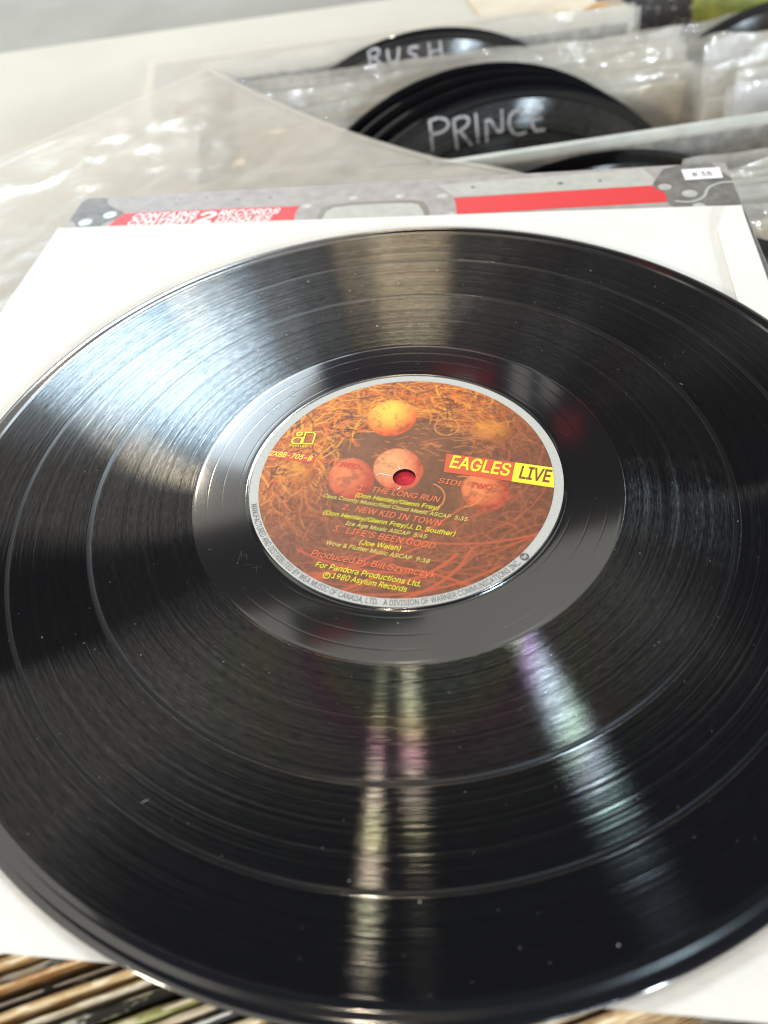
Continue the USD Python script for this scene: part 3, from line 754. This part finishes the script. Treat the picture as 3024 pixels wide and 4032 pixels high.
def row_point(x, y0):
    return (x, y0 + math.tan(math.radians(ROWA)) * x)


def sleeved(x, y0, top, m, label, group, rise=0.014, flop=0.0, filmm='sleeve_film', seed=0, th=0.0032, wave=0.0045, two=True):
    t = thing('sleeved_album', label, 'album', (*row_point(x, y0), 0), ROWA + random.uniform(-0.8, 0.8), group)
    obj('cover', board_mesh(0.312, th, top, 0.0012, seed, 40), m, t, smooth=35)
    V, F = film_mesh(0.326, top, flop, seed + 50, rise, wave=wave)
    V[:, 1] -= th / 2 + 0.0045
    obj('plastic_sleeve', (V, F), filmm, t, smooth=True)
    if two:
        V, F = film_mesh(0.326, top, flop * 0.7, seed + 150, rise * 0.8, wave=wave)
        V[:, 1] += th / 2 + 0.0045
        obj('plastic_sleeve', (V, F), filmm, t, smooth=True)
    return t


ords = 'first second third fourth fifth sixth seventh eighth ninth tenth eleventh twelfth thirteenth fourteenth fifteenth sixteenth'.split()
cyc = ['white_board', 'cream_board', 'tan_board', 'white_board', 'navy_board', 'cream_board']
cname = {'white_board': 'white', 'cream_board': 'cream', 'tan_board': 'tan', 'navy_board': 'navy', 'orange_board': 'orange-brown', 'dark_board': 'charcoal'}
G1 = 'plastic covered albums in the middle row'
for k, y in enumerate((0.268, 0.283, 0.298, 0.313, 0.328, 0.343)):
    m = cyc[(k + 1) % 6]
    sleeved(0.095, y, -0.094 - 0.002 * k, m, '%s %s plastic covered album behind the white topped divider' % (ords[k], cname[m]), G1, 0.012, 0, seed=200 + k)
for k, y in enumerate((0.398, 0.408, 0.419, 0.430, 0.441)):
    m = ['cream_board', 'white_board', 'tan_board', 'cream_board', 'white_board'][k]
    sleeved(0.085, y, -0.060 + 0.0015 * k, m, '%s plastic covered %s album between the two lettered black records' % (ords[k], cname[m]), G1, (0.008, 0.008, 0.010, 0.014, 0.017)[k], 0.003, seed=220 + k)
for k, y in enumerate((0.463, 0.478, 0.494)):
    m = ['navy_board', 'white_board', 'cream_board'][k]
    sleeved(0.06, y, -0.041 if k == 0 else -0.052, m, '%s plastic covered %s album behind the farthest lettered record' % (ords[k], cname[m]), G1, 0.012, 0, seed=240 + k)
G2 = 'crinkled plastic covered albums in the right row'
for k in range(16):
    y = 0.225 + 0.0185 * k
    m = ['white_board', 'cream_board', 'white_board', 'tan_board', 'white_board', 'cream_board'][k % 6]
    sleeved(0.415 + 0.012 * math.sin(k * 2.1), y, -0.055 + 0.006 * math.sin(k * 1.3) - 0.0006 * k - (0.022 if k > 10 else 0), m, '%s album from the front of the right row, %s under crinkled plastic' % (ords[k], cname[m]), G2,
            0.020 + 0.006 * math.sin(k * 1.7), 0.010, 'milky_film' if k % 2 else 'sleeve_film', 300 + k, wave=0.008)
for k, y in enumerate((0.178, 0.196, 0.212)):
    m = ['tan_board', 'white_board', 'cream_board'][k]
    sleeved(0.335, y, -0.040 + 0.003 * k, m, '%s plastic covered %s album right of the jacket corner' % (ords[k], cname[m]), G2, 0.014, 0.004, seed=340 + k)
for k, y in enumerate((-0.185, -0.172, -0.160)):
    sleeved(0.215, y, -0.028, ['dark_board', 'white_board', 'dark_board'][k], '%s plastic covered %s album under the lower right of the record' % (ords[k], ['charcoal', 'white', 'charcoal'][k]), 'plastic covered albums at the lower right', 0.012, 0.006, 'milky_film', 360 + k)

# white topped divider board across the middle
t = thing('divider_board', 'dark blue divider board with a broad white top edge before the lettered record', 'divider', (*row_point(0.199, 0.252), 0), ROWA)
obj('board', box(-0.158, 0.158, -0.0016, 0.0016, TABLE + 0.001, -0.0275), 'navy_board', t)
obj('top_edge', box(-0.158, 0.158, -0.0024, 0.0024, -0.0273, -0.0222), 'divider_edge', t)
V, F = film_mesh(0.32, -0.026, 0, 71, 0.0015, wave=0.001); V[:, 1] -= 0.0055
obj('plastic_sleeve', (V, F), 'sleeve_film', t, smooth=True)

# black records used as dividers
def upright_profile():
    p = [(3.65, 0.6), (50, 0.75), (50.4, 0.6), (66, 0.6), (67, 0.52)]
    for a, b in ((68, 97), (99, 121), (123, 144)):
        p += [(a, 0.62), (a + 0.3, 0.66), (b - 0.3, 0.66), (b, 0.62), (b + 0.9, 0.54)]
    p += [(147.5, 0.75), (149.5, 0.85), (150.6, 0.65), (151, 0), (150.6, -0.65), (149.5, -0.85), (147.5, -0.75), (144, -0.65), (3.65, -0.6), (3.65, 0.6)]
    return np.array(p) / 1000


UPM = revolve(upright_profile(), 300)
BANDS = [revolve(np.array([(a, 0.62), (a + 0.3, 0.72), (b - 0.3, 0.72), (b, 0.62)]) / 1000, 300) for a, b in ((68.5, 96.5), (99.5, 120.5), (123.5, 143.5))]


def upright(label, cx, y0, apex, lean=0.0, group='black records standing as dividers', lines=None):
    """Disc axis along -y; local x right, local y up the disc, local z out of its face."""
    x, y = row_point(cx, y0)
    t = thing('divider_record', label, 'record', (x, y, apex - 0.151), ROWA, group, 90 + lean)
    obj('disc', UPM, 'smooth_vinyl', t, smooth=25)
    for b in BANDS:
        ca_, sa_ = math.cos(math.radians(ROWA)), math.sin(math.radians(ROWA)); cb_, sb_ = math.cos(math.radians(90 + lean)), math.sin(math.radians(90 + lean))
        groove_data(obj('track_band', b, 'upright_grooves', t, smooth=True), np.array([[ca_, -sa_, 0], [sa_, ca_, 0], [0, 0, 1]]) @ np.array([[1, 0, 0], [0, cb_, -sb_], [0, sb_, cb_]]))
    if lines:
        for ls in lines:
            cx0, zz = cx, apex - 0.151
            pts = [[((px - cx0) / math.cos(math.radians(ROWA)), pz - zz) for px, pz in l] for l in ls]
            obj('handwriting', strokes([chaikin(l, 1, False) if len(l) > 2 else l for l in pts], 0.0019, 0.00078, 0.0002), 'chalk_marker', t)
    return t


def pix(pts, y0, z=None):
    """Spots read off the photograph, as points on the upright record's face (x, z in metres)."""
    out = []
    for X, Y in pts:
        d = (X / 1659 * 3024 - 1512) / 3199.8 * RIGHT - (Y / 1659 * 3024 - 2016) / 3199.8 * UP + FWD
        tn = math.tan(math.radians(ROWA))
        k = (y0 + tn * CAM[0] - CAM[1]) / (d[1] - tn * d[0])
        p = CAM + k * d
        out.append((p[0], p[2]))
    return out


Z2 = lambda pts: [((1200 + x / 0.9095) * 1659 / 3024, (y / 0.9095) * 1659 / 3024) for x, y in pts]
yP = 0.361
PRINCE = [[[(447, 432), (458, 540)], [(447, 432), (480, 420), (512, 430), (514, 455), (490, 474), (453, 482)]],
          [[(532, 428), (545, 530)], [(532, 430), (560, 416), (584, 420), (588, 440), (570, 460), (540, 474)], [(556, 470), (596, 518)]],
          [[(612, 410), (620, 506)]],
          [[(652, 505), (648, 408), (708, 492), (705, 396)]],
          [[(782, 396), (752, 392), (730, 420), (734, 462), (758, 484), (790, 474)]],
          [[(850, 384), (812, 388), (816, 470), (856, 464)], [(814, 428), (846, 424)]]]
for k, (ax_, y0, zz, lab_) in enumerate(((0.0885, 0.392, -0.0275, 'rearmost black record of the close group behind the lettered one'),
                                         (0.0945, 0.382, -0.0290, 'second black record from the back of the close middle group'),
                                         (0.1005, 0.371, -0.0305, 'black record directly behind the one with long white handwriting'))):
    upright(lab_, ax_, y0, zz)
upright('upright black record with long white six letter handwriting, front of the middle group', 0.1065, yP + 0.0008, -0.0335, lines=[[pix(Z2(l), yP) for l in ch] for ch in PRINCE])
yR = 0.4515
RUSH = [[[(228, 182), (236, 236)], [(228, 184), (252, 172), (268, 180), (262, 200), (234, 210)], [(248, 206), (276, 232)]],
        [[(296, 180), (300, 216), (318, 226), (334, 214), (336, 172)]],
        [[(404, 168), (380, 168), (368, 182), (384, 194), (402, 200), (398, 216), (370, 218)]],
        [[(444, 156), (450, 214)], [(484, 150), (492, 208)], [(446, 186), (488, 178)]]]
upright('farthest upright black record with four white handwritten letters under plastic', 0.062, yR + 0.0008, -0.0222, lines=[[pix(Z2(l), yR) for l in ch] for ch in RUSH])
upright('black record just behind the jacket\'s top edge, before the white topped divider', 0.1285, 0.236, -0.0215)
TU = [[[(1622, 92), (1648, 88)], [(1634, 92), (1638, 120)]], [[(1652, 90), (1654, 112), (1664, 118), (1674, 108), (1674, 86)]]]
upright('upright black record at upper right edge with two handwritten letters', 0.354, 0.4758, -0.0434, lines=[[pix(l, 0.475) for l in ch] for ch in TU])
upright('black record beside the jacket\'s right edge, under the plastic', 0.130, 0.1485, -0.0205)

# ------------------------------------------------------------------ far things at the upper edge
mottled('off_white_card', (0.46, 0.445, 0.41), (0.51, 0.495, 0.455), 30, 0.8)
t = thing('white_album', 'white album in clear plastic lying on the counter at upper left', 'album', (-0.02, 0.50, 0), 3.0)
obj('cover', box(-0.125, 0.19, -0.035, 0.045, -0.0665, -0.052), 'off_white_card', t)
V, F = grid(30, 10, lambda u, v: np.stack([-0.131 + u * 0.327, -0.040 + v * 0.09, -0.0512 + 0.0012 * meshkit.fbm(np.stack([u * 20, v * 6, 0 * u], -1), 3, 4)]))
obj('plastic_sleeve', (V, F), 'bag_film', t, smooth=True)
t = thing('leaning_album', 'dark grey album leaning back at the upper right', 'album', (0.272, 0.585, -0.10), 10, None, -25)
obj('cover', box(-0.045, 0.06, -0.002, 0.002, -0.02, 0.10), 'dark_board', t)
obj('edge_trim', box(-0.0475, -0.0452, -0.0026, 0.0026, -0.02, 0.10), 'blue_grey_board', t)
t = thing('leaning_album', 'green and yellow album leaning at the top right corner', 'album', (0.395, 0.60, -0.10), 6, None, -20)
mottled('green_yellow_print', (0.13, 0.17, 0.03), (0.42, 0.40, 0.07), 22, 0.5)
obj('cover', box(-0.08, 0.20, -0.002, 0.002, -0.02, 0.12), 'green_yellow_print', t)
t = thing('cardboard_divider', 'plain tan cardboard sheet lying behind the right row', 'cardboard', (0.20, 0.60, -0.066), 4)
obj('sheet', box(-0.075, 0.045, -0.04, 0.06, 0, 0.004), 'pale_card', t)
t = thing('price_tag', 'small torn orange tag on the plastic sleeves near the dark grey album', 'tag', (0.2075, 0.527, -0.050), 12, None, 62)
obj('card', flat(Polygon(mm([(-12, -6), (-4, -8), (9, -5), (12, 4), (2, 8), (-11, 5)])), 0, 0.0006), 'orange_board', t)
